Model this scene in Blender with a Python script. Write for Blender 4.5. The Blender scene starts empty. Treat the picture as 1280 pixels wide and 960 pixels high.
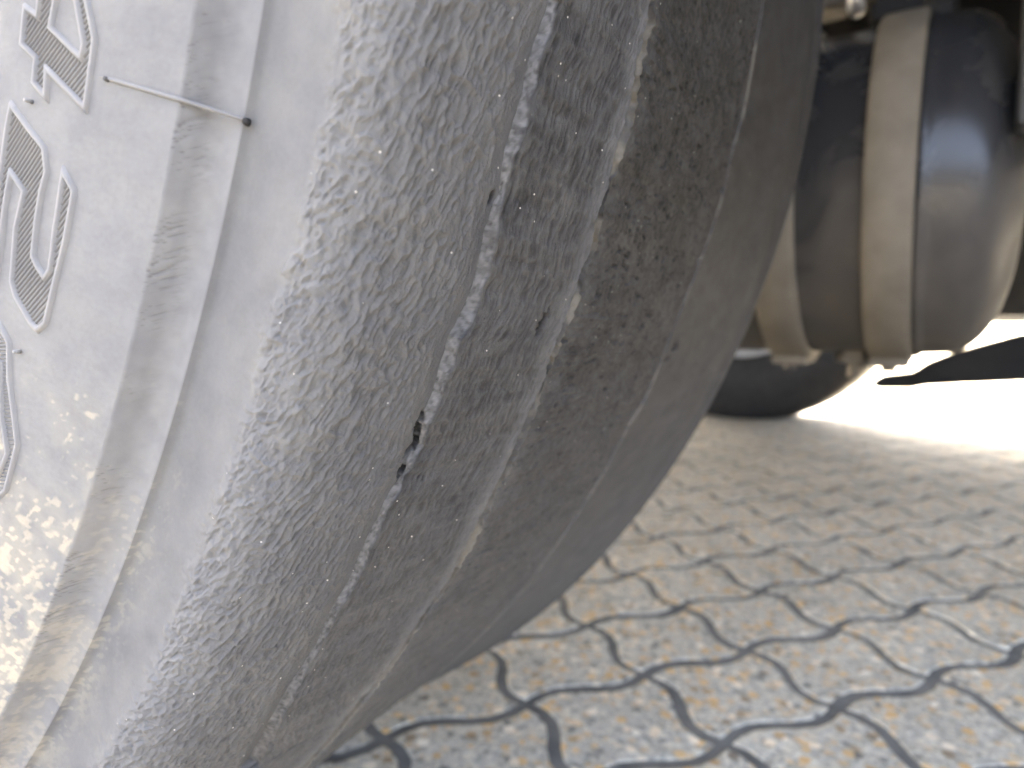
import bpy, bmesh, math, random
import numpy as np
from mathutils import Vector, Matrix
sc=bpy.context.scene
COL=sc.collection
R_=math.radians

# ---------------------------------------------------------------- camera, world, sun, exposure
CAM=(-0.09574665,-0.54825476,0.33617244)
RIGHT=(0.4280513,-0.9037495,0.0029871); UP=(0.0839780,0.0430658,0.9955366); FWD=(0.8998443,0.4258899,-0.0943295)
cd=bpy.data.cameras.new('camera'); cam=bpy.data.objects.new('camera',cd); COL.objects.link(cam)
cd.sensor_width=36; cd.lens=818.826*36/1280; cd.clip_start=.01; cd.clip_end=5000
cam.matrix_world=Matrix(((RIGHT[0],UP[0],-FWD[0],CAM[0]),(RIGHT[1],UP[1],-FWD[1],CAM[1]),(RIGHT[2],UP[2],-FWD[2],CAM[2]),(0,0,0,1)))
cd.dof.use_dof=True; cd.dof.focus_distance=.153; cd.dof.aperture_fstop=11
sc.camera=cam
SUN_EL=R_(47); SUN_AZ=R_(45)       # azimuth of the sun, clockwise from +Y (world +X is the far side of the truck)
w=bpy.data.worlds.new('World'); sc.world=w; w.use_nodes=True
nt=w.node_tree; bg=nt.nodes['Background']
sky=nt.nodes.new('ShaderNodeTexSky'); sky.sky_type='NISHITA'; sky.sun_disc=False
sky.sun_elevation=SUN_EL; sky.sun_rotation=SUN_AZ; sky.air_density=.3; sky.dust_density=9.0; sky.ozone_density=.2
nt.links.new(sky.outputs[0],bg.inputs[0]); bg.inputs[1].default_value=.15
sd=bpy.data.lights.new('sun','SUN'); sd.energy=1.2; sd.angle=R_(12); sd.color=(1,.98,.95)
so=bpy.data.objects.new('sun',sd); COL.objects.link(so)
sdir=Vector((math.sin(SUN_AZ)*math.cos(SUN_EL),math.cos(SUN_AZ)*math.cos(SUN_EL),math.sin(SUN_EL)))
so.rotation_euler=sdir.to_track_quat('Z','Y').to_euler()
vs=sc.view_settings; vs.view_transform='Standard'; vs.look='None'; vs.use_white_balance=True; vs.white_balance_temperature=6980; vs.white_balance_tint=3; vs.exposure=5.3; vs.gamma=1; vs.use_curve_mapping=False

# ---------------------------------------------------------------- helpers
class Mat:
    """tiny node-graph helper"""
    def __init__(s,name,rough=.7,spec=.4,metal=0):
        s.m=bpy.data.materials.new(name); s.m.use_nodes=True; s.t=s.m.node_tree; s.b=s.t.nodes['Principled BSDF']
        s.b.inputs['Roughness'].default_value=rough; s.b.inputs['Metallic'].default_value=metal
        s.b.inputs['Specular IOR Level'].default_value=spec
    def n(s,kind,**kw):
        o=s.t.nodes.new('ShaderNode'+kind)
        for k,v in kw.items():
            if k[0]=='i' and k[1:].isdigit(): o.inputs[int(k[1:])].default_value=v
            elif k in o.inputs: o.inputs[k].default_value=v
            else: setattr(o,k,v)
        return o
    def l(s,a,b): s.t.links.new(a,b)
    def pos(s,kind='Geometry'):
        return s.n('NewGeometry').outputs['Position'] if kind=='Geometry' else s.n('TexCoord').outputs['Object']
    def noise(s,scale,detail=3,rough=.55,vec=None,dist=0):
        o=s.n('TexNoise'); o.inputs['Scale'].default_value=scale; o.inputs['Detail'].default_value=detail
        o.inputs['Roughness'].default_value=rough; o.inputs['Distortion'].default_value=dist
        if vec is not None: s.l(vec,o.inputs['Vector'])
        return o.outputs['Fac']
    def ramp(s,fac,stops,interp='LINEAR'):
        r=s.n('ValToRGB'); e=r.color_ramp; e.interpolation=interp
        while len(e.elements)<len(stops): e.elements.new(.5)
        for el,(p,c) in zip(e.elements,stops):
            el.position=p; el.color=(c,c,c,1) if isinstance(c,(int,float)) else (*c,1)
        s.l(fac,r.inputs[0]); return r.outputs[0]
    def mix(s,fac,a,b,mode='MIX'):
        m=s.n('Mix',data_type='RGBA',blend_type=mode)
        for sock,v in ((m.inputs[0],fac),(m.inputs[6],a),(m.inputs[7],b)):
            if isinstance(v,(int,float)): sock.default_value=v
            elif isinstance(v,tuple): sock.default_value=(*v,1)
            else: s.l(v,sock)
        return m.outputs[2]
    def attr(s,name): return s.n('Attribute',attribute_name=name).outputs['Fac']
    def bump(s,h,strength,dist,prev=None):
        b=s.n('Bump'); b.inputs['Strength'].default_value=strength; b.inputs['Distance'].default_value=dist
        s.l(h,b.inputs['Height'])
        if prev is not None: s.l(prev,b.inputs['Normal'])
        return b.outputs[0]
    def color(s,c):
        if isinstance(c,tuple): s.b.inputs['Base Color'].default_value=(*c,1)
        else: s.l(c,s.b.inputs['Base Color'])
    def rough(s,f): s.l(f,s.b.inputs['Roughness'])
    def normal(s,nn): s.l(nn,s.b.inputs['Normal'])

def link(name,me,mat=None,parent=None):
    o=bpy.data.objects.new(name,me); COL.objects.link(o)
    if mat is not None and hasattr(me,'materials') and not me.materials: me.materials.append(mat)
    if parent is not None: o.parent=parent
    return o
def tag(o,label,cat,group=None):
    o['label']=label; o['category']=cat
    if group: o['group']=group
    return o
def struct(o): o['kind']='structure'; return o
def empty(name,loc=(0,0,0),rz=0):
    o=bpy.data.objects.new(name,None); COL.objects.link(o); o.location=loc; o.rotation_euler=(0,0,rz); o.empty_display_size=.1; return o
def grid_mesh(name,P,smooth=True,closed=False,attrs=None,flip=False):
    """P [n,m,3] -> quad mesh"""
    n,m=P.shape[:2]; v=P.reshape(-1,3).astype(np.float32)
    i=np.arange(n if closed else n-1); j=np.arange(m-1)
    I,J=np.meshgrid(i,j,indexing='ij'); I2=(I+1)%n
    f=np.stack([I*m+J,I*m+J+1,I2*m+J+1,I2*m+J],-1).reshape(-1,4)
    if flip: f=f[:,::-1]
    me=bpy.data.meshes.new(name); nf=len(f)
    me.vertices.add(len(v)); me.vertices.foreach_set('co',v.ravel())
    me.loops.add(nf*4); me.loops.foreach_set('vertex_index',np.ascontiguousarray(f).ravel().astype(np.int32))
    me.polygons.add(nf); me.polygons.foreach_set('loop_start',np.arange(0,nf*4,4,dtype=np.int32))
    try: me.polygons.foreach_set('loop_total',np.full(nf,4,np.int32))
    except Exception: pass
    me.update(calc_edges=True); me.validate()
    me.polygons.foreach_set('use_smooth',np.full(nf,bool(smooth)))
    for k,a in (attrs or {}).items():
        at=me.attributes.new(k,'FLOAT','POINT'); at.data.foreach_set('value',np.ascontiguousarray(a,dtype=np.float32).ravel())
    me.update(); return me
def lathe(name,prof,n=48,axis='X',smooth=True,flip=False):
    """prof: (axial, radius) list"""
    p=np.array(prof,float); t=np.linspace(0,2*np.pi,n,endpoint=False)[:,None]
    a=np.broadcast_to(p[:,0],(n,len(p))); r=p[:,1][None,:]
    c,s=r*np.cos(t),r*np.sin(t)
    P=np.stack([a,c,s],-1) if axis=='X' else (np.stack([c,a,-s],-1) if axis=='Y' else np.stack([c,s,a],-1))
    return grid_mesh(name,P,smooth,closed=True,flip=flip)
def bm_mesh(name,bm,smooth=False):
    bmesh.ops.recalc_face_normals(bm,faces=bm.faces[:])
    me=bpy.data.meshes.new(name); bm.to_mesh(me); bm.free()
    if smooth: me.polygons.foreach_set('use_smooth',[True]*len(me.polygons))
    return me
def box(bm,c,s,bev=0,rot=None):
    r=bmesh.ops.create_cube(bm,size=1)['verts']
    M=Matrix.Translation(c)@((rot.to_4x4()) if rot else Matrix.Identity(4))@Matrix.Diagonal((*s,1))
    bmesh.ops.transform(bm,matrix=M,verts=r)
    if bev:
        es=list({e for v in r for e in v.link_edges}); bmesh.ops.bevel(bm,geom=es,offset=bev,segments=2,affect='EDGES',profile=.5)
def cyl(bm,a,b,r0,r1=None,n=14,cap=True):
    a=Vector(a); b=Vector(b); d=b-a
    M=Matrix.Translation((a+b)/2)@d.to_track_quat('Z','Y').to_matrix().to_4x4()
    bmesh.ops.create_cone(bm,cap_ends=cap,segments=n,radius1=r0,radius2=r0 if r1 is None else r1,depth=d.length,matrix=M)

# ---------------------------------------------------------------- materials
def rubber():
    M=Mat('worn_rubber',.85,.06); p=M.pos('Object')
    d=M.attr('dust'); mud=M.attr('mud')
    f1=M.noise(60,5,.6,p); f2=M.noise(900,3,.6,p)
    base=M.mix(M.ramp(f2,[(.35,0.),(.7,1.)]),(.013,.0125,.012),(.027,.0262,.0255))
    dustc=M.mix(M.ramp(f1,[(.35,0.),(.65,1.)]),(.165,.165,.168),(.195,.193,.19))
    c=M.mix(d,base,dustc)
    c=M.mix(mud,c,M.mix(f2,(.235,.212,.165),(.30,.275,.22)))
    # pale grit caught in the rubber
    v=M.n('TexVoronoi',feature='F1'); v.inputs['Scale'].default_value=620; v.inputs['Randomness'].default_value=1; M.l(p,v.inputs['Vector'])
    near=M.ramp(v.outputs['Distance'],[(.10,1.),(.17,0.)])
    sep=M.n('SeparateColor'); M.l(v.outputs['Color'],sep.inputs[0])
    few=M.ramp(sep.outputs[0],[(.963,0.),(.970,1.)])
    g=M.n('Math',operation='MULTIPLY'); M.l(near,g.inputs[0]); M.l(few,g.inputs[1])
    g2=M.n('Math',operation='MULTIPLY'); M.l(g.outputs[0],g2.inputs[0]); M.l(M.attr('grit'),g2.inputs[1])
    c=M.mix(g2.outputs[0],c,(.45,.43,.39))
    M.color(c)
    f3=M.noise(1500,5,.7,p); st=M.n('Math',operation='MULTIPLY_ADD'); M.l(M.attr('grit'),st.inputs[0]); st.inputs[1].default_value=.6; st.inputs[2].default_value=.12
    bn=M.n('Bump'); bn.inputs['Distance'].default_value=.0007; M.l(f3,bn.inputs['Height']); M.l(st.outputs[0],bn.inputs['Strength']); M.normal(bn.outputs[0])
    M.rough(M.ramp(d,[(0,.72),(.5,.8),(1,.85)]))
    return M.m
def plain(name,c1,c2,scale,rough,spec=.4,metal=0,bump=0,coat=0):
    M=Mat(name,rough,spec,metal); p=M.pos('Object')
    f=M.noise(scale,6,.6,p); M.color(M.mix(M.ramp(f,[(.35,0.),(.68,1.)]),c1,c2))
    if bump: M.normal(M.bump(M.noise(scale*4,4,.6,p),bump,.002))
    if coat: M.b.inputs['Coat Weight'].default_value=coat; M.b.inputs['Coat Roughness'].default_value=.08
    return M.m
def paver_mat(name='concrete_paver'):
    M=Mat(name,.85,.3); p=M.pos()
    def vor(scale):
        v=M.n('TexVoronoi',feature='F1'); v.inputs['Scale'].default_value=scale; M.l(p,v.inputs['Vector'])
        s=M.n('SeparateColor'); M.l(v.outputs['Color'],s.inputs[0]); return v.outputs['Distance'],s.outputs
    d1,c1=vor(120); d2,c2=vor(92); d3,c3=vor(380)
    fine=M.ramp(c3[0],[(0,(.30,.295,.27)),(.35,(.44,.43,.395)),(.7,(.55,.535,.485)),(1,(.68,.655,.58))])
    mid=M.ramp(c1[0],[(0,(.15,.15,.145)),(.2,(.36,.355,.33)),(.5,(.50,.49,.45)),(.75,(.66,.63,.55)),(.85,(.55,.42,.27)),(1,(.60,.46,.29))])
    c=M.mix(M.ramp(d1,[(.42,.8),(.62,.0)]),fine,mid)
    big=M.ramp(c2[1],[(0,(.17,.17,.165)),(.28,(.60,.40,.19)),(.6,(.66,.48,.27)),(1,(.85,.82,.75))])
    pick=M.ramp(c2[0],[(.62,0.),(.64,1.)])
    e=M.n('Math',operation='MULTIPLY'); M.l(pick,e.inputs[0]); M.l(M.ramp(d2,[(.38,1.),(.55,0.)]),e.inputs[1])
    c=M.mix(e.outputs[0],c,big)
    patch=M.ramp(M.noise(5,4,.6,p),[(.35,.85),(.65,1.08)])
    c=M.mix(1.0,c,patch,'MULTIPLY'); c=M.mix(1.0,c,(1.08,1.05,.98),'MULTIPLY')
    M.color(c); M.normal(M.bump(d1,.5,.003,M.bump(M.noise(260,4,.6,p),.6,.002)))
    return M.m
RUB=rubber()
PAVER=paver_mat()
SAND=plain('joint_sand',(.135,.134,.126),(.23,.225,.205),28,.95,.2,bump=.5)
BLACKSTEEL=plain('chassis_black_paint',(.006,.006,.006),(.016,.015,.014),9,.6,.2,bump=.15)
SKIRT=plain('painted_panel',(.30,.31,.33),(.36,.37,.38),3,.4,.5)
TIREDARK=plain('clean_dark_rubber',(.018,.018,.018),(.032,.031,.03),30,.6,.35,bump=.2)
RIMM=plain('silver_wheel_paint',(.42,.43,.44),(.52,.53,.54),14,.42,.5,.3)
STRAPM=plain('tan_strap_coating',(.108,.092,.068),(.148,.126,.095),22,.75,.3,bump=.3)
BOLTM=plain('zinc_bolt_metal',(.45,.45,.46),(.6,.6,.6),50,.35,.5,.8)
RUSTY=plain('dusty_bracket_steel',(.045,.038,.030),(.09,.078,.062),25,.7,.3,bump=.3)
def tank_mat():
    M=Mat('dark_blue_grey_tank_paint',.3,.4); p=M.pos('Object')
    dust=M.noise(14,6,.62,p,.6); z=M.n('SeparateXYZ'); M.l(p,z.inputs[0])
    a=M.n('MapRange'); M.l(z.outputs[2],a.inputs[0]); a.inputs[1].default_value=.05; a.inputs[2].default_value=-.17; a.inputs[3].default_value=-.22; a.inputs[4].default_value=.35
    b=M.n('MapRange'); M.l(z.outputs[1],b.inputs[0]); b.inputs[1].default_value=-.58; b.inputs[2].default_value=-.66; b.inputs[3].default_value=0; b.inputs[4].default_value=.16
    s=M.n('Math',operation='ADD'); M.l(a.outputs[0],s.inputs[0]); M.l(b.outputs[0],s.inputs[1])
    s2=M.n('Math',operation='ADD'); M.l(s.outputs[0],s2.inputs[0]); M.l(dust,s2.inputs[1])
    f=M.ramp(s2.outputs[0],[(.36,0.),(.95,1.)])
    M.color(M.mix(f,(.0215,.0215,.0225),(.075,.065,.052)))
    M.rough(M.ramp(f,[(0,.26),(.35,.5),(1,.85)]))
    return M.m
TANK=tank_mat()
PLASTGREY=plain('grey_post_paint',(.055,.055,.055),(.085,.083,.08),12,.7,.3)
MUDGUARD=False


# ---------------------------------------------------------------- value noise in numpy
def vn(u,v,seed=0):
    rng=np.random.default_rng(1000+seed); L=rng.random((256,256)).astype(np.float32)
    u=np.asarray(u,np.float32); v=np.asarray(v,np.float32)
    iu=np.floor(u).astype(np.int32); iv=np.floor(v).astype(np.int32); fu=u-iu; fv=v-iv
    fu=fu*fu*fu*(fu*(fu*6-15)+10); fv=fv*fv*fv*(fv*(fv*6-15)+10)
    a=iu&255; b=(iu+1)&255; c=iv&255; d=(iv+1)&255
    p=L[a,c]; q=L[b,c]; r=L[a,d]; t=L[b,d]
    return (p+(q-p)*fu)*(1-fv)+(r+(t-r)*fu)*fv
def fbm(u,v,seed=0,o=3):
    s=0;k=1;t=0
    for i in range(o): s=s+k*vn(u*2**i+7.3*i,v*2**i+3.1*i,seed+i); t+=k; k*=.5
    return s/t
def ridge(u,v,seed=0): return 1-np.abs(2*vn(u,v,seed)-1)
def sstep(x,a,b):
    t=np.clip((x-a)/(b-a),0,1); return t*t*(3-2*t)
def gauss(x,s): return np.exp(-(x/s)**2)

# ---------------------------------------------------------------- ground and paving
GU=np.array([.745,-.667]); GV=np.array([.667,.745]); GO=np.array([.5194,-.5737]); PU,PV=.125,.111
me=bpy.data.meshes.new('pavement')
S=3000
me.from_pydata([(-S,-S,-.0015),(S,-S,-.0015),(S,S,-.0015),(-S,S,-.0015)],[],[(0,1,2,3)])
ground=struct(link('pavement',me,SAND))
def row_off(u): return .0088*math.sin(2*math.pi*u/PU)
def col_off(v): return -.0095*math.sin(2*math.pi*v/PV)
def paver_outline(n=7):
    pts=[]
    for k in range(n): u=k/n*PU; pts.append((u,row_off(u)))
    for k in range(n): v=k/n*PV; pts.append((PU+col_off(v),v))
    for k in range(n): u=PU-k/n*PU; pts.append((u,PV+row_off(u)))
    for k in range(n): v=PV-k/n*PV; pts.append((col_off(v),v))
    return np.array(pts)
def inset(p,d):
    t=np.roll(p,-1,0)-np.roll(p,1,0); nrm=np.stack([-t[:,1],t[:,0]],1); nrm/=np.linalg.norm(nrm,axis=1)[:,None]
    q=p+nrm*d
    n=len(p)//4
    for k in range(4):                      # round the corners
        a=q[k*n-1]; b=q[(k*n+1)%len(q)]; q[k*n]=.85*q[k*n]+.075*(a+b)
    return q
def paver_mesh(var):
    rng=random.Random(var)
    o=paver_outline(); n=len(o); c=np.array([PU/2,PV/2])
    rings=[(inset(o,.0052),-.020),(inset(o,.0053),-.0008),(inset(o,.0062),-.00025),(inset(o,.0078),0)]
    vs_=[];fs=[]
    for q,z in rings:
        for x,y in q: vs_.append(((x-c[0]),(y-c[1]),z+(rng.uniform(-.0007,.0007) if z>-.01 and False else 0)))
    for r in range(3):
        for k in range(n): fs.append((r*n+k,r*n+(k+1)%n,(r+1)*n+(k+1)%n,(r+1)*n+k))
    fs.append([3*n+k for k in range(n)])
    me=bpy.data.meshes.new('paver'); me.from_pydata(vs_,[],fs); me.polygons.foreach_set('use_smooth',[True]*(len(fs)-1)+[False]); me.materials.append(PAVER); return me
PM=[paver_mesh(v) for v in range(4)]
GANG=math.atan2(GU[1],GU[0])
def cell(i,j): return GO+GU*(i+.5)*PU+GV*(j+.5)*PV
cells=[]
def project(P):
    d=np.array(P)-np.array(CAM); z=d@np.array(FWD)
    return (640+818.8*(d@np.array(RIGHT))/max(z,1e-3),480-818.8*(d@np.array(UP))/max(z,1e-3),z)
for i in range(-40,46):
    for j in range(-40,46):
        c=cell(i,j)
        if not(-2.2<c[0]<4.6 and -3.6<c[1]<3.2): continue
        x,y,z=project((c[0],c[1],0))
        inframe=z>.2 and 330<x<1420 and 480<y<1060 and (y-960)*1.0>-(x-300)*.78
        cells.append((0 if inframe else 1,math.hypot(c[0]-CAM[0],c[1]-CAM[1]),i,j,c))
cells.sort()
rng=random.Random(5)
singles=cells[:300]; rest=cells[300:]
for k,(fr,d,i,j,c) in enumerate(singles):
    o=bpy.data.objects.new('paver',PM[rng.randrange(4)]); COL.objects.link(o); o.parent=ground
    o.location=(c[0],c[1],rng.uniform(-.0005,.0005)); o.rotation_euler=(rng.gauss(0,.003),rng.gauss(0,.003),GANG+rng.gauss(0,.012)); f=rng.uniform(.98,1.01); o.scale=(f,rng.uniform(.98,1.01),1)
# the rest of the paved yard, too far off or outside the frame: one piece
n=28; tv=np.empty((n*4,3)); PM[0].vertices.foreach_get('co',tv.ravel()) if False else None
tv=np.array([v.co[:] for v in PM[0].vertices])[n*1:]
tf=[]
for r in range(2):
    for k in range(n): tf.append((r*n+k,r*n+(k+1)%n,(r+1)*n+(k+1)%n,(r+1)*n+k))
tf.append(tuple(2*n+k for k in range(n)))
VV=[];FF=[]
cg,sg=math.cos(GANG),math.sin(GANG)
for fr,d,i,j,c in rest:
    b=len(VV); z=rng.uniform(-.001,.001)
    for x,y,zz in tv: VV.append((c[0]+x*cg-y*sg,c[1]+x*sg+y*cg,zz+z))
    FF+= [tuple(q+b for q in f) for f in tf]
me=bpy.data.meshes.new('far_pavers'); me.from_pydata(VV,[],FF); me.polygons.foreach_set('use_smooth',[len(f)==4 for f in FF])
o=link('far_pavers',me,PAVER,ground); o['kind']='stuff'
# yard surface beyond the modelled stones: a sheet with a hole-free overlap just under the paver tops
def ring(name,x0,x1,y0,y1,z,X,faces):
    me=bpy.data.meshes.new(name)
    me.from_pydata([(-X,-X,z),(X,-X,z),(X,X,z),(-X,X,z),(x0,y0,z),(x1,y0,z),(x1,y1,z),(x0,y1,z)],[],faces); return me
struct(link('outer_pavement',ring('outer_pavement',-2.1,4.5,-3.5,3.1,-.0007,2900,[(1,2,6,5),(2,3,7,6)]),PAVER))
struct(link('added_dark_ground',ring('added_dark_ground',-2.1,4.5,-3.5,3.1,-.0007,2900,[(0,1,5,4),(3,0,4,7)]),plain('bounce_damper_dark',(.04,.04,.042),(.065,.064,.062),40,.9,.2,bump=.3)))  # dark ground added out of view to cut sunlit bounce onto the sidewall

# ---------------------------------------------------------------- tyre: tables of the worn groove lines (angle below the axle in degrees, x in mm)
G1=([0.0221, -0.0439, 34.379],
    [13.26, 14.05, 14.74, 15.48, 16.18, 16.85, 17.56, 17.86, 18.3, 18.95, 19.9, 20.9, 21.68, 22.45, 23.43, 24.17, 24.92, 25.38, 25.9, 26.37, 27.04, 27.81, 28.41, 29.62, 30.81, 32.23, 34.1, 36.21, 39.03],
    [0.78, -0.4, -1.52, -0.98, -1.0, -1.54, -0.2, 0.75, -0.2, 0.44, 2.12, 2.24, -0.29, 0.11, 1.31, 0.51, 2.9, 1.61, 1.33, -0.48, -0.96, -1.19, -1.36, -0.72, -2.71, -0.9, -2.6, -0.79, 3.75],
    [4.08, 4.74, 5.76, 4.3, 5.03, 4.63, 3.6, 2.17, 4.35, 5.16, 5.3, 4.97, 6.03, 5.33, 4.29, 4.71, 3.25, 4.48, 1.62, 4.48, 3.27, 4.19, 4.7, 3.11, 4.11, 1.95, 4.84, 5.68, 7.78])
G2=([-0.0134, 0.1468, 81.1005],
    [11.51, 12.07, 12.62, 13.42, 14.1, 14.95, 15.57, 15.98, 16.7, 17.41, 18.0, 18.28, 19.45, 20.09, 20.63, 21.3, 21.99, 22.8, 23.39, 24.02, 24.74, 26.17, 27.41, 28.38, 29.86, 31.64, 32.94, 35.0, 36.39, 37.94, 40.97],
    [-0.59, 1.1, 0.58, -0.95, 1.23, 0.59, -0.91, 0.17, 0.39, -1.3, 0.01, 1.5, -1.17, 0.15, -0.47, -1.08, -1.51, 0.71, 0.73, -1.01, 0.1, -0.66, -0.11, -0.93, 1.52, 4.22, -1.63, 1.33, 1.6, -3.92, 0.3],
    [5.0, 7.06, 5.68, 6.85, 5.71, 8.29, 7.51, 5.01, 3.12, 5.61, 4.42, 4.5, 5.07, 6.52, 6.52, 5.87, 7.95, 1.33, 3.4, 7.59, 6.35, 8.79, 5.25, 7.76, 6.67, 3.63, 5.53, 4.26, 4.75, 9.51, 14.94])
G3=([0.0108, 0.1452, 193.9674],
    [6.89, 8.03, 9.53, 10.77, 12.42, 14.01, 15.15, 16.97, 18.35, 19.93, 22.16, 23.04, 24.21, 25.22, 25.96, 29.18, 31.45, 34.39, 38.38],
    [-1.28, -1.44, 0.28, 2.17, -2.3, 2.1, 2.97, 0.93, -0.75, -3.05, -0.35, 0.81, 3.16, 2.01, -3.63, -1.82, -1.07, -0.61, 1.85],
    [8.44, 12.22, 11.97, 11.96, 8.77, 11.22, 11.25, 10.71, 17.68, 18.83, 7.08, 11.11, 11.84, 9.82, 12.81, 8.28, 19.52, 28.44, 65.27])
# ---------------------------------------------------------------- tyre surface (millimetres, wheel axis along X)
AXLE=520.0
def pchip(pts,n):
    """smooth curve through profile points -> n samples (chord-length Catmull-Rom)"""
    P=np.array(pts,float); d=np.r_[0,np.cumsum(np.hypot(*np.diff(P,axis=0).T))]
    m=np.gradient(P,d,axis=0)
    u=np.linspace(0,d[-1],n); i=np.clip(np.searchsorted(d,u)-1,0,len(d)-2)
    h=(d[i+1]-d[i])[:,None]; t=((u-d[i])[:,None])/h
    return (2*t**3-3*t**2+1)*P[i]+(t**3-2*t**2+t)*h*m[i]+(-2*t**3+3*t**2)*P[i+1]+(t**3-t**2)*h*m[i+1]
def line_at(tab,th,sm):
    co,a,res,w=tab
    core=np.clip(th,8,40)
    x=np.polyval(co,core-25)+np.interp(th,a,res,left=0,right=0)
    return x, np.interp(th,a,w)
def smooth1(y,k):
    if k<2: return y
    ker=np.hanning(k+2)[1:-1]; ker/=ker.sum()
    return np.convolve(np.pad(y,(k//2,k-1-k//2),mode='edge'),ker,mode='valid')
def tyre_surface(th,N):
    """th: angles in degrees from the -Y direction, downwards.  Returns X,Rr arrays [nth, ns], part index per column interval, and helper fields"""
    nt=len(th); cols=[]; part=[]
    def add(x,r,p):
        cols.append((np.broadcast_to(x,(nt,x.shape[-1])) if x.ndim==1 else x, np.broadcast_to(r,(nt,r.shape[-1])) if r.ndim==1 else r)); part.append(p)
    x1,w1=line_at(G1,th,1); x2,w2=line_at(G2,th,1); x3,w3=line_at(G3,th,1)
    cm=np.radians(th)*510
    x1=x1+1.1*(fbm(cm/4.5,cm*0,60,4)-.5); x2=x2+1.2*(fbm(cm/2.2,cm*0,61)-.5); x3=x3+1.5*(fbm(cm/2.5,cm*0,62)-.5)
    w1=np.clip(w1*(.55+.6*fbm(cm/4,cm*0,63,4)),1.0,5.5); w2=np.clip(w2*(.6+.8*fbm(cm/2,cm*0,64)),1.5,8)
    h1=.41*w1; h2=.24*w2; h3=np.full(nt,.9)
    a=pchip([(30,290),(8,305),(-6,335),(-12.5,372),(-13.8,405),(-12.2,430),(-9.6,449),(-7.4,460.2)],600)
    k=np.searchsorted(a[:,1],398); a=np.vstack([a[np.linspace(0,k-2,N[0]).astype(int)],a[np.linspace(k,599,140).astype(int)]]); add(a[:,0],a[:,1],0)
    b=pchip([(-7.4,460.2),(-5.2,461.6),(-2.6,463.2),(-.9,465.4),(-.4,469.2)],N[1]); add(b[1:,0],b[1:,1],0)
    c=pchip([(-.4,469.2),(.9,470.4),(1.2,474),(.9,480),(.8,488)],N[2]); add(c[1:,0],c[1:,1],1)
    s=pchip([(.8,488),(3.2,494.6),(8.5,499.8),(16,503.2),(26,505.6),(34.4,507)],N[3])[1:]
    f=(s[:,0]-.8)/(34.4-.8)
    x=.8+f[None,:]*(x1[:,None]-.8)
    r=s[:,1][None,:]-.7*np.exp(-((x1[:,None]-x)/3.2)**2)*(h1/1.8)[:,None]
    add(x,r,1)
    g=np.linspace(0,1,N[4])[1:]
    rl=507-.7*h1/1.8
    add(x1[:,None]+.3*w1[:,None]*g, rl[:,None]+(507+h1-rl)[:,None]*g,2)
    xa=x1+.3*w1; ra=507+h1
    g=np.linspace(0,1,N[5])[1:]
    x=xa[:,None]+(x2-xa)[:,None]*g
    rr=ra[:,None]+(515-ra)[:,None]*g
    add(x,rr,3)
    g=np.linspace(0,1,N[6])[1:]
    add(x2[:,None]+.3*w2[:,None]*g, 515+h2[:,None]*g,4)
    xa=x2+.3*w2; ra=515+h2
    g=np.linspace(0,1,N[7])[1:]
    add(xa[:,None]+(x3-xa)[:,None]*g, ra[:,None]+(523.5-ra)[:,None]*g,5)
    g=np.linspace(0,1,N[8])[1:]
    add(x3[:,None]+1.2*g, 523.5+h3[:,None]*g,6)
    e=pchip(EPROF,N[9])[1:]
    f=np.clip((e[:,0]-EPROF[0][0])/(300-EPROF[0][0]),0,1)
    x=e[:,0][None,:]+(1-f)[None,:]*(x3+1.2-EPROF[0][0])[:,None]
    add(x,e[:,1],7)
    i=pchip([EPROF[-1],(336,490),(341,460),(338,405),(318,335),(290,300)],N[10])[1:]; add(i[:,0],i[:,1],8)
    X=np.concatenate([q[0] for q in cols],1); Rr=np.concatenate([q[1] for q in cols],1)
    pid=np.concatenate([np.full(q[0].shape[1],p) for q,p in zip(cols,part)])[1:]
    return X,Rr,pid,(x1,x2,x3)
EPROF=[(196.2,524.4),(225,527.2),(255,530.8),(283,536.0),(302,538.0),(315,541.0),(325,532),(331,515)]
def make_th():
    return np.concatenate([np.arange(-40,5.9,.4),np.arange(6,46,.042),np.arange(46,100,.35),np.arange(100,319.9,2.2)])
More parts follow.
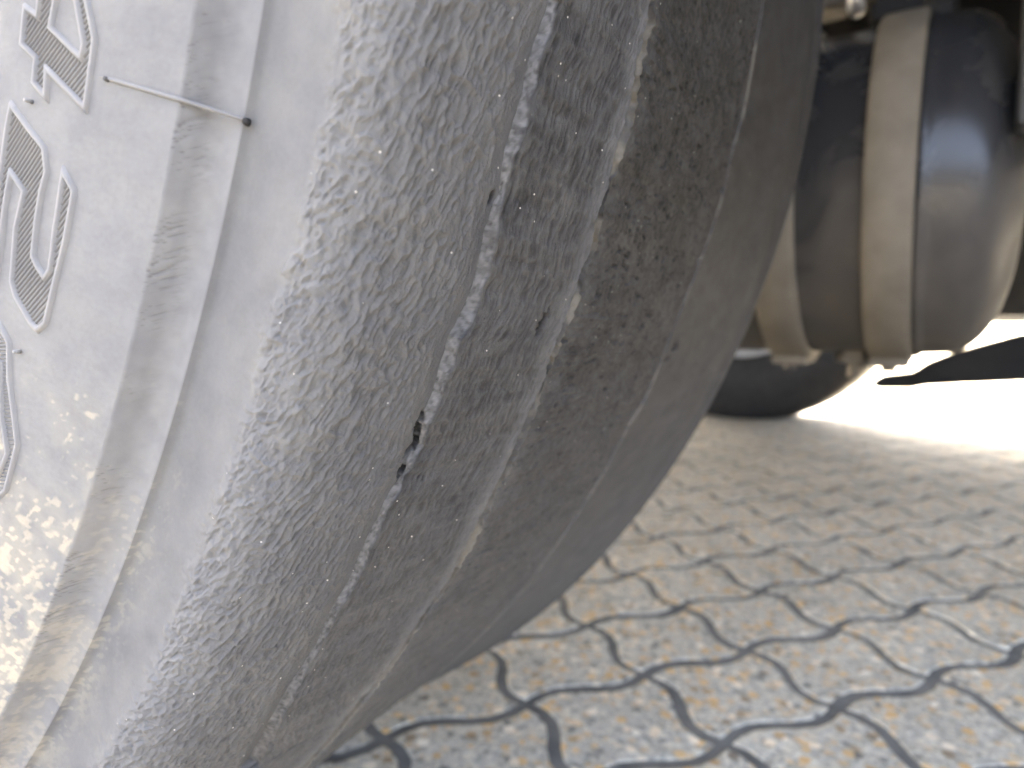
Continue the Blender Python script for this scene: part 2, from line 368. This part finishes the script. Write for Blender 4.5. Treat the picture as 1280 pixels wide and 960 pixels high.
def build_tyre(parent):
    th=make_th()
    N=(30,22,44,185,7,150,6,150,4,60,22)
    X,Rr,pid,(x1,x2,x3)=tyre_surface(th,N)
    nt_,ns=X.shape
    c=(np.radians(th)*510)[:,None]*np.ones((1,ns))
    mid=np.searchsorted(th,25)
    s=np.r_[0,np.cumsum(np.hypot(np.diff(X[mid]),np.diff(Rr[mid])))][None,:]*np.ones((nt_,1))
    edges=np.cumsum([N[0]+140]+[k-1 for k in N[1:]])-1      # column index where each profile segment ends
    iA,iB,iS,iG1,iG1r,iG2,iG2r,iG3,iG3r,iE,iI=edges
    tx=np.gradient(X,axis=1); tr=np.gradient(Rr,axis=1); L=np.hypot(tx,tr)+1e-9
    nx,nr=-tr/L,tx/L
    H=np.zeros_like(X); dust=np.zeros_like(X); mud=np.zeros_like(X); grit=np.zeros_like(X)  # dust coat; on the tread it also carries painted light and shade
    # --- sidewall above the moulded ridge
    z=slice(0,iA+1)
    H[:,z]=.10*(fbm(c[:,z]/14,s[:,z]/14,1)-.5)+.02*(fbm(c[:,z]/1.6,s[:,z]/1.6,2)-.5)
    dust[:,z]=.72+.12*(fbm(c[:,z]/10,s[:,z]/5,3)-.5)-.03*sstep(fbm(c[:,z]/2.5,s[:,z]/9,4,4),.55,.75)+.10*(fbm(c[:,z]/.9,s[:,z]/.9,70)-.5)
    # splashes of dried mud, more of them further down
    T=th[:,None]*np.ones((1,ns))
    dens=sstep(T,22,37)
    warp=(fbm(c/4,s/4,31)-.5)
    sp=vn(c/3.0+warp*1.2,(s+.35*c)/1.7+warp*1.2,5); sp2=vn(c/1.7+warp,(s+.3*c)/1.1,6)
    big=fbm(c/16,s/16,32)
    thr=1.0-.36*dens-.35*(big-.5)
    splat=np.maximum(sstep(sp,thr-.03,thr+.17),sstep(sp2,thr,thr+.18))*sstep(T,23.5,26)
    film=dens*sstep(big+.35*vn(c/3,s/3,33),.5,.95)
    fall=np.ones_like(X); fall[:,iB:]=np.clip(1-(s[:,iB:]-s[:,iB:iB+1])/14,0,1)**2*.5
    fall[:,iA:iB]=.45
    mud[:,:iG1]=((.62*splat+.45*film)*fall)[:,:iG1]
    # --- creased band between the two moulded ridges
    z=slice(iA,iB+1); sb=s[:,z]-s[:,iA:iA+1]; W=sb[:,-1:]
    arc=c[:,z]+2.4*np.sqrt(np.clip(sb,0,None)+.02)
    patch=sstep(fbm(c[:,z]/9,sb/30,7),.38,.62)
    cr=ridge(arc/.75+.5*fbm(c[:,z]/4,sb/6,8),sb/12,9)
    fade=np.clip(1-sb/(W*.72),0,1)
    H[:,z]=-.30*sstep(cr,.76,1.0)*patch*fade+.05*(fbm(c[:,z]/2,sb/2,10)-.5)
    dust[:,z]=.80+.0*sstep(sb/W,.1,.9)+.20*(fbm(c[:,z]/3,sb/2.5,11)-.5)-.36*sstep(cr,.78,1.0)*patch*fade
    # --- smooth band, then the scrubbed shoulder
    z=slice(iB,iG1+1); q=s[:,z]-s[:,iS:iS+1]; cc=c[:,z]
    frac=np.clip(q/(s[mid,iG1]-s[mid,iS]),-1,1)
    wob=5.5*(fbm(cc/11,q/60,12)-.5)+3.5*(fbm(cc/2.2,q/5,13)-.5)
    m=sstep(q+wob,-4.2,2.5)
    wx=1.6*(fbm(cc/5,q/5,14)-.5); wy=1.6*(fbm(cc/5,q/5,15)-.5)
    def rot(a): return (q*np.cos(a)+cc*np.sin(a)+wx, q*np.sin(a)-cc*np.cos(a)+wy)
    e2,e1=rot(np.radians(38)); g2,g1=rot(np.radians(15)); k2,k1=rot(np.radians(6))
    lump=ridge(e2/2.0,e1/3.2,16)**1.5; lump2=ridge(e2/1.1+.3*lump,e1/1.9,17)**1.3
    rip=ridge(g2/1.55,g1/3.9,18)**1.5; rip2=ridge(g2/.9+.4*rip,g1/2.4,19)**1.3; fine=ridge(k2/.8,k1/4,20)
    A=gauss(q-4,9)
    G=sstep(q,5,16)
    endf=1-.75*sstep(frac,.80,.97)
    h=1.0*A*(.42*lump+.50*lump2+.26*ridge(e2/.8+.3*lump2,e1/1.3,51))+1.8*(.42*rip+.44*rip2)*(.55+.45*G)*(1-.35*frac)+.12*fine+.35*(fbm(cc/6,q/6,21)-.5)*(1-.5*frac)
    H[:,z]=m*h*endf+.04*(fbm(cc/1.5,q/1.5,22)-.5)*(1-m)
    hn=(h-.35)
    dust[:,z]=(1-m)*(.55+.12*(fbm(cc/8,q/5,23)-.5))+m*(.45+.10*sstep(T[:,z],18,42)*frac-.05*sstep(frac,.1,.8)+.20*np.clip(hn,-.5,.6)*(1-.45*frac)+.12*A)  # dust, with ground bounce painted in lower down
    grit[:,z]=m
    # --- torn groove wall, pale with dust
    z=slice(iG1,iG1r+1)
    H[:,z]=.30*(fbm(c[:,z]/3.5,s[:,z]/.6,24)-.5)+.20*(fbm(c[:,z]/.7,s[:,z]/.4,65)-.5); dust[:,z]=.42+.8*(fbm(c[:,z]/1.0,s[:,z]/.5,25)-.5)
    # --- second rib: fine scuff lines round the tyre
    z=slice(iG1r,iG2+1); q=X[:,z]-(x1[:,None]); wq=(x2-x1)[:,None]
    f=q/wq; cc=c[:,z]; wx=.9*(fbm(cc/7,q/7,26)-.5)
    l1=ridge((q+.06*cc+wx)/1.15,cc/3.6,27); l2=ridge((q+.05*cc+wx)/.7,cc/2.4,28); bars=vn(cc/2.6,q/11,29)
    H[:,z]=.46*l1**1.3+.36*l2+.12*bars+.25*(fbm(cc/9,q/9,30)-.5)
    dust[:,z]=.17+.24*sstep(T[:,z],14,44)+.20*(l1-.5)+.06*(bars-.5)+.22*gauss((1-f)*wq-1.5,4.5)+.14*(fbm(cc/6,q/10,34)-.5)  # paler towards the bottom: dust plus painted ground bounce
    grit[:,z]=1
    # --- second groove wall, tan dirt
    z=slice(iG2,iG2r+1); pt=vn(c[:,z]/7,s[:,z]*0,35)*.6+.4*vn(c[:,z]/2.5,s[:,z]/2,36)
    H[:,z]=.35*(fbm(c[:,z]/1.1,s[:,z]/.9,37)-.5)-1.5*sstep(vn(c[:,z]/9,s[:,z]*0,68),.42,.62)*np.sin(np.linspace(0,np.pi,iG2r-iG2+1))[None,:]; dust[:,z]=.16; mud[:,z]=.24*sstep(pt,.2,.7)
    # --- third and fourth ribs: dusty, thinned upwards to paint in the under-truck shade
    z=slice(iG2r,iG3+1); q=X[:,z]-x2[:,None]; cc=c[:,z]
    pt3=vn(cc/1.3,q/2.6,66); H[:,z]=.4*(fbm(cc/1.6,q/1.8,38)-.5)+.7*(fbm(cc/14,q/14,39)-.5)+.12*ridge(q/1.4,cc/5,40)-.9*sstep(pt3,.80,.92)
    dust[:,z]=.04+.42*sstep(T[:,z],10,46)+.16*(fbm(cc/5,q/8,41)-.5)+.22*(fbm(cc/1.4,q/1.9,67)-.5)+.08*gauss(q-4,6); grit[:,z]=1.0
    z=slice(iG3,iG3r+1); pt=vn(c[:,z]/6,s[:,z]*0,42)*.55+.45*vn(c[:,z]/2.2,s[:,z]/2,43)
    H[:,z]=.6*(fbm(c[:,z]/1.6,s[:,z]/1.2,44)-.5); dust[:,z]=.10+.34*sstep(T[:,z],10,46); mud[:,z]=.15*sstep(pt,.35,.8)  # same dust and painted bounce as the ribs beside it
    z=slice(iG3r,iE+1); q=X[:,z]; cc=c[:,z]
    H[:,z]=.22*(fbm(cc/3,q/3,45)-.5)+.5*(fbm(cc/18,q/14,46)-.5); dust[:,z]=.02+.50*sstep(T[:,z],8,48)+.10*(fbm(cc/6,q/10,47)-.5); grit[:,z]=.5
    dust[:,iE:]=.05
    # --- holes and cuts torn into the tread: (angle, x, size along, size across, depth)
    for a,x,la,lx,dp in CUTS:
        dc=(th[:,None]-a)*np.pi/180*510; dx=X-x+dc*.18 if x>0 else X-x1[:,None]-(x+10)
        jag=1+1.1*(fbm(c/1.3,s/.9,50)-.5)
        hole=np.clip(1.25-np.hypot(dc/la,dx/lx)*jag,0,1)**.5
        hole[:,:iB]=0
        if x<0: hole[:,iG1+2:]=0
        H-=dp*hole; dust*=1-.9*np.clip(hole*1.6,0,1); mud*=1-np.clip(hole*1.6,0,1)  # cuts lose their pale coat, painting depth shade into the colour
    Xo=X+nx*H; Ro=Rr+nr*H
    t=np.radians(th)[:,None]
    P=np.stack([Xo,-Ro*np.cos(t),AXLE-Ro*np.sin(t)],-1)/1000
    P[...,2]=np.maximum(P[...,2],.0015)
    segs=[('sidewall',0,iB),('tread_rib',iB,iG1),('worn_groove',iG1,iG1r),('tread_rib',iG1r,iG2),('worn_groove',iG2,iG2r),('tread_rib',iG2r,iG3),('worn_groove',iG3,iG3r),('tread_rib',iG3r,iE),('inner_sidewall',iE,ns-1)]
    for nme,a,b in segs:
        z=slice(a,b+1)
        me=grid_mesh(nme,P[:,z],True,True,dict(dust=np.clip(dust[:,z],0,1),mud=np.clip(mud[:,z],0,1),grit=grit[:,z]),flip=True)
        link(nme,me,RUB,parent)
# (angle below axle, x mm, half length mm, half width mm, depth mm)
CUTS=[(24.45,-10.8,3.8,.85,3.2),(25.0,-11.2,1.6,1.3,3.2),(25.75,-10.7,1.8,1.0,3.0),(25.95,41.0,.7,.6,1.6),(26.0,42.8,.7,.5,1.4),(21.05,68.4,3.4,1.5,3.4),(18.02,34.2,1.6,1.0,2.0),
 (21.8,204.4,2.2,2.6,2.4),(22.39,201.0,1.2,1.6,2.0),(29.32,189.2,1.4,2.2,1.8),(18.38,107.8,.5,2.2,1.2),(19.05,123.3,.5,1.8,1.2),(19.63,132.0,.5,1.9,1.2),(20.35,151.7,.5,2.2,1.2),(22.26,113.5,.5,2.2,1.2),(23.06,129.1,.4,1.8,1.0),(23.65,138.4,.6,1.8,1.4),(26.4,120.8,.5,1.5,1.0),(14.24,194.3,1.0,1.6,1.2)]

truck=empty('truck',(0,0,0))
tag(truck,'truck seen from beneath, its bald grey tyre up close before a strapped dark air tank','truck')
wheel=empty('wheel',(0,0,0)); wheel.parent=truck; wheel['label']='big grey wheel up close with a bald scrubbed tread and raised numerals'
build_tyre(wheel)
# rim and hub, behind the left edge of the picture
rp=[(.045,.292),(.012,.300),(.004,.296),(.012,.286),(.05,.278),(.10,.270),(.12,.235),(.125,.13),(.07,.115),(.055,.10),(.055,.0)]
rim=link('rim',lathe('rim',rp,64,'X',flip=True),RIMM,wheel); rim.location=(0,0,.52)
hb=bmesh.new(); cyl(hb,(.03,0,0),(-.025,0,0),.017,.015,6); nut=bm_mesh('wheel_nut',hb); nut.materials.append(BOLTM)
for k in range(10):
    a=k*math.tau/10; h=link('wheel_nut',nut,None,wheel); h.location=(.11,.165*math.cos(a),.52+.165*math.sin(a))
rp2=[(.28,.297),(.275,.285),(.2,.26),(.13,.235)]
o=link('inner_rim',lathe('inner_rim',rp2,64,'X'),RIMM,wheel); o.location=(0,0,.52)

# ---------------------------------------------------------------- moulded lettering, vent rib and nubs on the sidewall
SWP=pchip([(30,290),(8,305),(-6,335),(-12.5,372),(-13.8,405),(-12.2,430),(-9.6,449),(-7.4,460.2)],200)
SWB=np.vstack([SWP,pchip([(-7.4,460.2),(-5.2,461.6),(-2.6,463.2),(-.9,465.4),(-.4,469.2)],40)])
def side(deg,r,h):
    """point on the sidewall at angle deg, radius r mm, h mm proud of it"""
    x=np.interp(r,SWB[:,1],SWB[:,0]); e=1.0
    dx=(np.interp(r+e,SWB[:,1],SWB[:,0])-np.interp(r-e,SWB[:,1],SWB[:,0]))/(2*e)
    k=1/math.hypot(1,dx); x=x-h*k; r=r+h*dx*k; t=math.radians(deg)
    return (x/1000,-r*math.cos(t)/1000,(AXLE-r*math.sin(t))/1000)
CR=428.0
def to2(p): return np.array([math.radians(p[0])*CR,p[1]])
def to3(q,h): return side(math.degrees(q[0]/CR),q[1],h)
def area(P): return .5*sum(P[i][0]*P[(i+1)%len(P)][1]-P[(i+1)%len(P)][0]*P[i][1] for i in range(len(P)))
def inset_poly(P,d):
    n=len(P); s=1 if area(P)>0 else -1; out=[]
    for i in range(n):
        a,b,c_=P[i-1],P[i],P[(i+1)%n]
        u=(b-a)/np.linalg.norm(b-a); v=(c_-b)/np.linalg.norm(c_-b)
        nu=np.array([-u[1],u[0]])*s; nv=np.array([-v[1],v[0]])*s
        m=nu+nv; m/=max(np.linalg.norm(m),1e-6); k=1/max(m@nu,.45); out.append(b+m*d*k)
    return out
def rim_mesh(bm,P,wd,h):
    """raised bead following a closed outline; P wound so that the glyph is on the +d side"""
    R=[inset_poly(P,d) for d in (-.45,0.,wd*.5,wd,wd+.35)]; hs=(-.25,h*.85,h,h*.85,-.1)
    rows=[[bm.verts.new(to3(q,hh)) for q in r] for r,hh in zip(R,hs)]
    n=len(P)
    for a,b in zip(rows[:-1],rows[1:]):
        for k in range(n): bm.faces.new((a[k],a[(k+1)%n],b[(k+1)%n],b[k]))
def dens(P,step=2.0):
    out=[]
    for a,b in zip(P,P[1:]+P[:1]):
        n=max(1,int(np.linalg.norm(b-a)/step)); out+=[a+(b-a)*k/n for k in range(n)]
    return out
def hatch(bm,polys,ang,gap,wd,h):
    d=np.array([math.cos(ang),math.sin(ang)]); nn=np.array([-d[1],d[0]])
    allp=np.vstack([np.array(p) for p in polys]); lo,hi=(allp@nn).min(),(allp@nn).max()
    t=lo+gap*.5
    while t<hi:
        xs=[]
        for P in polys:
            for a,b in zip(P,P[1:]+P[:1]):
                sa,sb=a@nn-t,b@nn-t
                if (sa<0)!=(sb<0):
                    k=sa/(sa-sb); xs.append((a+(b-a)*k)@d)
        xs.sort()
        for a,b in zip(xs[::2],xs[1::2]):
            if b-a<1.3: continue
            a+=.45; b-=.45; n=max(1,int((b-a)/4)); rows=[]
            for i in range(n+1):
                q=d*(a+(b-a)*i/n)+nn*t
                rows.append([bm.verts.new(to3(q+nn*o_,hh)) for o_,hh in ((-wd,-.1),(-wd*.3,h),(wd*.3,h),(wd,-.1))])
            for r0,r1 in zip(rows[:-1],rows[1:]):
                for k in range(3): bm.faces.new((r0[k],r0[k+1],r1[k+1],r1[k]))
        t+=gap
FOUR=[(16.78,419.3),(17.84,419.4),(18.09,424.0),(18.72,424.1),(19.04,428.8),(18.33,428.1),(18.98,439.5),(17.22,439.5),(16.4,436.5),(15.78,433.4),(15.67,423.5),(16.57,423.1),(16.95,423.1)]
HOLE4=[(17.18,427.7),(17.68,436.0),(17.43,436.3),(16.44,433.0),(16.12,430.8),(16.14,428.8),(16.5,428.3)]
TWO=[(19.39,418.4),(19.85,424.4),(20.23,430.1),(20.84,431.9),(21.41,431.3),(22.21,431.3),(23.21,432.0),(23.41,433.7),(23.58,435.8),(23.33,436.7),(22.27,436.0),(20.57,435.7),(21.01,439.9),(22.38,439.9),(23.89,439.2),(24.86,439.0),(25.23,437.0),(25.13,434.6),(24.66,428.8),(24.28,426.6),(22.73,425.0),(21.64,425.7),(21.35,421.6),(22.34,421.4),(23.97,422.4),(25.01,422.9),(25.22,419.5),(24.17,418.7),(22.9,418.2),(21.11,418.0),(20.19,417.9)]
ZERO=[(25.54,419.9),(25.61,425.0),(26.0,429.9),(27.1,432.5),(28.83,439.3),(30.51,439.6),(31.26,436.8),(30.8,428.7),(28.73,421.0),(26.58,418.8)]
HOLE0=[(26.72,424.6),(26.87,428.3),(28.37,432.2),(29.34,436.5),(30.11,435.8),(29.9,431.6),(28.34,425.6)]
LETM=RUB
def letter(polys,ang):
    P=[[to2(p) for p in q] for q in polys]
    if area(P[0])<0: P[0]=P[0][::-1]
    for k in range(1,len(P)):
        if area(P[k])>0: P[k]=P[k][::-1]
    bm=bmesh.new()
    for k,q in enumerate(P):
        qq=dens(q)
        if k==0: rim_mesh(bm,qq,.75,.75)
        else:
            qq=qq[::-1]; rim_mesh(bm,[x for x in inset_poly(qq,-.75)],.75,.75)
    nv=len(bm.verts)
    inner=[inset_poly(dens(P[0]),.7)]+[inset_poly(dens(q)[::-1],-.7) for q in P[1:]]
    hatch(bm,inner,ang,.88,.26,.30)
    me=bm_mesh('raised_numeral',bm,True)
    for kk,vv in (('dust',.92),('mud',0),('grit',0)):
        at=me.attributes.new(kk,'FLOAT','POINT'); at.data.foreach_set('value',[vv if i<nv or kk!='dust' else .55 for i in range(len(me.vertices))])
    link('raised_numeral',me,LETM,wheel)
letter([FOUR,HOLE4],math.radians(143)); letter([TWO],math.radians(150)); letter([ZERO,HOLE0],math.radians(120))
def attrs_const(me,d):
    for kk,vv in (('dust',d),('mud',0),('grit',0)):
        at=me.attributes.new(kk,'FLOAT','POINT'); at.data.foreach_set('value',[vv]*len(me.vertices))
# vent rib: a thin half-round thread crossing the ridge, pointed at its inner end
bm=bmesh.new(); rows=[]
rs=np.concatenate([np.linspace(441.5,460,14),np.linspace(460.6,469.6,10)])
def rib_pt(r,h):
    a,b,c_=(np.array(side(18.05,q,h)) for q in (441.5,460.2,469.6))
    return Vector(a+(b-a)*(r-441.5)/18.7) if r<460.2 else Vector(b+(c_-b)*(r-460.2)/9.4)
for k,r in enumerate(rs):
    rad=.46*min(1,.15+k/3); c0=rib_pt(r,.25); c1=rib_pt(r+.3,.25); d=(c1-c0).normalized()
    nrm=(Vector(side(18.05,r,2))-Vector(side(18.05,r,0))).normalized(); b=d.cross(nrm)
    rows.append([bm.verts.new(c0+(math.cos(a)*nrm+math.sin(a)*b)*rad/1000) for a in np.linspace(0,math.tau,9)[:-1]])
for a,b in zip(rows[:-1],rows[1:]):
    for k in range(8): bm.faces.new((a[k],a[(k+1)%8],b[(k+1)%8],b[k]))
bm.faces.new(rows[0]); bm.faces.new(rows[-1])
me=bm_mesh('mould_rib',bm,True); attrs_const(me,.8); link('mould_rib',me,RUB,wheel)
def nub(deg,r,h,rad,dust):
    bm=bmesh.new(); a=Vector(side(deg,r,-.2)); b=Vector(side(deg,r,h)); cyl(bm,a,b,rad/1000,rad*.8/1000,10)
    me=bm_mesh('vent_nub',bm,True); attrs_const(me,dust); link('vent_nub',me,RUB,wheel)
nub(19.20,424.3,1.5,.5,1.0); nub(26.10,433.2,1.5,.5,1.0); nub(18.07,443.4,.8,.5,.3); nub(18.08,470.2,.8,.8,.05)

# ---------------------------------------------------------------- the truck above and behind: everything in the truck's own axes (x inwards, y forwards)
TR=Matrix.Translation((.15,0,0))@Matrix.Rotation(R_(-8),4,'Z')
def at_truck(o): o.matrix_world=TR@o.matrix_world; return o
def bmbox(c,s,bev=0,rot=None):
    bm=bmesh.new(); box(bm,Vector(c),s,bev,rot); return bm

body=empty('body'); body.matrix_world=TR; body.parent=truck
def arch_panel(x,t,zb,zt,y0,y1,cy,rad,mat,name):
    """side panel with a round wheel opening"""
    bm=bmesh.new(); pts=[(y0,zb)]
    h=zb-.53
    a0=math.asin(max(-1,min(1,h/rad)))
    for k in range(25):
        a=math.pi-a0-(math.pi-2*a0)*k/24; pts.append((cy+rad*math.cos(a),.53+rad*math.sin(a)))
    pts+=[(y1,zb),(y1,zt),(y0,zt)]
    f=bm.faces.new([bm.verts.new((x,y,z)) for y,z in pts])
    r=bmesh.ops.extrude_face_region(bm,geom=[f]); bmesh.ops.translate(bm,verts=[v for v in r['geom'] if isinstance(v,bmesh.types.BMVert)],vec=(t,0,0))
    bmesh.ops.triangulate(bm,faces=[f_ for f_ in bm.faces if len(f_.verts)>4])
    return link(name,bm_mesh(name,bm),mat,body)
link('floor_panel',bm_mesh('floor_panel',bmbox((1.15,.75,1.18),(2.61,10.4,.06))),BLACKSTEEL,body)
arch_panel(-.20,.04,1.05,3.7,-4.5,6,0,.68,SKIRT,'side_panel')
link('side_panel',bm_mesh('side_panel',bmbox((2.48,.75,2.03),(.04,10.5,3.34))),BLACKSTEEL,body)
link('roof_panel',bm_mesh('roof_panel',bmbox((1.15,.75,3.735),(2.72,10.5,.06))),SKIRT,body)
link('end_panel',bm_mesh('end_panel',bmbox((1.15,5.97,2.3),(2.6,.04,2.7))),SKIRT,body)
link('end_panel',bm_mesh('end_panel',bmbox((1.15,-4.47,2.0),(2.6,.04,3.3))),SKIRT,body)  # unseen end, dropped low to block horizon light from the tread
for x in (.94,1.42): link('chassis_rail',bm_mesh('chassis_rail',bmbox((x,.3,.98),(.075,8.6,.30),.01)),BLACKSTEEL,body)
link('cross_member',bm_mesh('cross_member',bmbox((1.18,-.35,.9),(.40,.12,.16),.01)),BLACKSTEEL,body)
# mudguard shell over the near wheel
bm=bmesh.new(); A=[R_(a) for a in range(-12,193,9)]
prev=None
for a in A:
    row=[bm.verts.new((x,.68*math.cos(a)*-1,.52+.66*math.sin(a))) for x in (-.15,.20)]
    if prev: bm.faces.new((prev[0],prev[1],row[1],row[0]))
    prev=row
r=bmesh.ops.solidify(bm,geom=bm.faces[:],thickness=.006)
gm=[v for v in bm.verts]
link('mudguard',bm_mesh('mudguard',bm,True),BLACKSTEEL,body) if MUDGUARD else bm.free()

# upright bracket at the picture's right edge
post=link('steel_post',bm_mesh('steel_post',bmbox((.60,-.671,.82),(.05,.10,.62),.006)),PLASTGREY,truck); post.matrix_world=TR

# ---- air tank with two straps
tank=empty('air_tank'); tank.matrix_world=TR; tank.parent=truck; tank['label']='dark blue grey air tank with domed end held by two tan straps'
TX,TZ,TRAD=.755,.487,.187
Y0,Y1=-.562,.10
dome=[(-.642+.080*(1-math.sin(a)**.72),TRAD*max(math.cos(a),0)**.72) for a in np.linspace(math.pi/2,0,20)]
prof=[(-.642,0.0)]+[(d[0],max(d[1],.002)) for d in dome]+[(-.556,TRAD+.0005),(-.553,TRAD+.004),(-.549,TRAD+.004),(-.546,TRAD+.0005),(-.4,TRAD),(Y1,TRAD)]+[(Y1+.08*math.sin(a),max(TRAD*math.cos(a),.001)) for a in np.linspace(.1,math.pi/2,12)]
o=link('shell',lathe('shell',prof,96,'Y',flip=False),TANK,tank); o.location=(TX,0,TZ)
def strap(y0,y1):
    hw=(y1-y0)/2; r=TRAD+.004
    pr=[(y0,TRAD-.002),(y0,r+.004),(y0+.004,r+.007),(y1-.004,r+.007),(y1,r+.004),(y1,TRAD-.002)]
    o=link('strap',lathe('strap',pr,96,'Y'),STRAPM,tank); o.location=(TX,0,TZ)
    bm=bmesh.new(); box(bm,Vector((-.02,(y0+y1)/2,-TRAD-.009)),(.075,hw*2-.004,.012),.003)
    q=link('strap_clamp',bm_mesh('strap_clamp',bm),STRAPM,tank); q.location=(TX,0,TZ)
    bm=bmesh.new(); cyl(bm,(-.045,(y0+y1)/2,-TRAD-.013),(-.045,(y0+y1)/2,-TRAD-.021),.008,n=6)
    q=link('clamp_bolt',bm_mesh('clamp_bolt',bm),RUSTY,tank); q.location=(TX,0,TZ)
    return o
strap(-.551+.004,-.503); strap(-.440,-.396)
bm=bmesh.new(); cyl(bm,(TX-.02,-.487,TZ-TRAD+.004),(TX-.02,-.487,TZ-TRAD-.012),.022,n=6); cyl(bm,(TX-.02,-.487,TZ-TRAD-.010),(TX-.02,-.487,TZ-TRAD-.030),.008,n=10)
link('drain_valve',bm_mesh('drain_valve',bm),STRAPM,tank)
bm=bmesh.new(); box(bm,Vector((TX+.03,-.52,TZ+TRAD+.055)),(.10,.075,.085),.006); box(bm,Vector((TX+.09,-.43,TZ+TRAD+.06)),(.05,.28,.07),.006)
link('hanger_bracket',bm_mesh('hanger_bracket',bm),BLACKSTEEL,tank)
bm=bmesh.new(); cyl(bm,(TX-.055,-.552,TZ+TRAD-.030),(TX-.055,-.552,TZ+TRAD+.012),.013,n=8); cyl(bm,(TX-.055,-.566,TZ+TRAD-.01),(TX-.055,-.545,TZ+TRAD-.01),.016,n=6)
link('strap_bolt',bm_mesh('strap_bolt',bm),BLACKSTEEL,tank)

# ---- brownish bracket with bright bolts up in the dark
br=empty('bolted_bracket'); br.matrix_world=TR; br.parent=truck
bm=bmesh.new(); box(bm,Vector((.74,-.455,.735)),(.05,.075,.055),.006); box(bm,Vector((.76,-.40,.765)),(.04,.12,.03),.004)
link('plate',bm_mesh('plate',bm),RUSTY,br)
for (y,z,r) in ((-.472,.699,.0100),(-.424,.694,.009),(-.428,.715,.009)):
    bm=bmesh.new(); cyl(bm,(.725,y,z),(.70,y,z),r,n=6); cyl(bm,(.71,y,z),(.685,y,z),r*.62,n=10); bmesh.ops.bevel(bm,geom=bm.edges[:],offset=.0015,segments=2,affect='EDGES')
    link('bolt',bm_mesh('bolt',bm,True),BOLTM,br)

# ---- tapered beam behind the tank, close to the ground
bm=bmesh.new()
sec=[(-.445,.196,.010),(-.46,.199,.026),(-.52,.206,.034),(-.55,.222,.050),(-.60,.238,.070),(-.66,.252,.085),(-.72,.266,.100),(-1.3,.28,.11)]
prev=None
for y,z,hh in sec:
    row=[bm.verts.new((1.6+dx*.05,y,z+dz*hh/2)) for dx,dz in ((-1,-1),(1,-1),(1,1),(-1,1))]
    if prev:
        for k in range(4): bm.faces.new((prev[k],prev[(k+1)%4],row[(k+1)%4],row[k]))
    else: bm.faces.new(row)
    prev=row
bm.faces.new(prev)
bmn=link('tapered_beam',bm_mesh('tapered_beam',bm),BLACKSTEEL,truck); bmn.matrix_world=TR

# ---- wheel on the far side of the truck
fw=empty('wheel',(2.28,-.29,.52)); fw.parent=truck; fw['label']='dark wheel on the far side of the truck with a silver rim edge'
tp=[(.0,.292),(-.012,.32),(-.022,.37),(-.022,.42),(-.012,.465),(0.0,.495),(.012,.512),(.03,.520),(.26,.520),(.278,.512),(.29,.495),(.31,.42),(.29,.32),(.275,.292)]
o=link('tyre',lathe('tyre',[tuple(q) for q in pchip([(a*1000,b*1000) for a,b in tp],60)/1000],96,'X',flip=True),TIREDARK,fw)
fr=[(-.006,.298),(-.018,.302),(-.022,.296),(-.016,.286),(.02,.276),(.06,.262),(.12,.25),(.17,.19),(.175,.10),(.12,.09),(.11,.0)]
o=link('rim',lathe('rim',fr,72,'X',flip=True),RIMM,fw)
bm=bmesh.new(); cyl(bm,(-.05,0,0),(.15,0,0),.11,.11,24); cyl(bm,(-.12,0,0),(-.04,0,0),.075,.09,20)
link('hub',bm_mesh('hub',bm),BLACKSTEEL,fw)
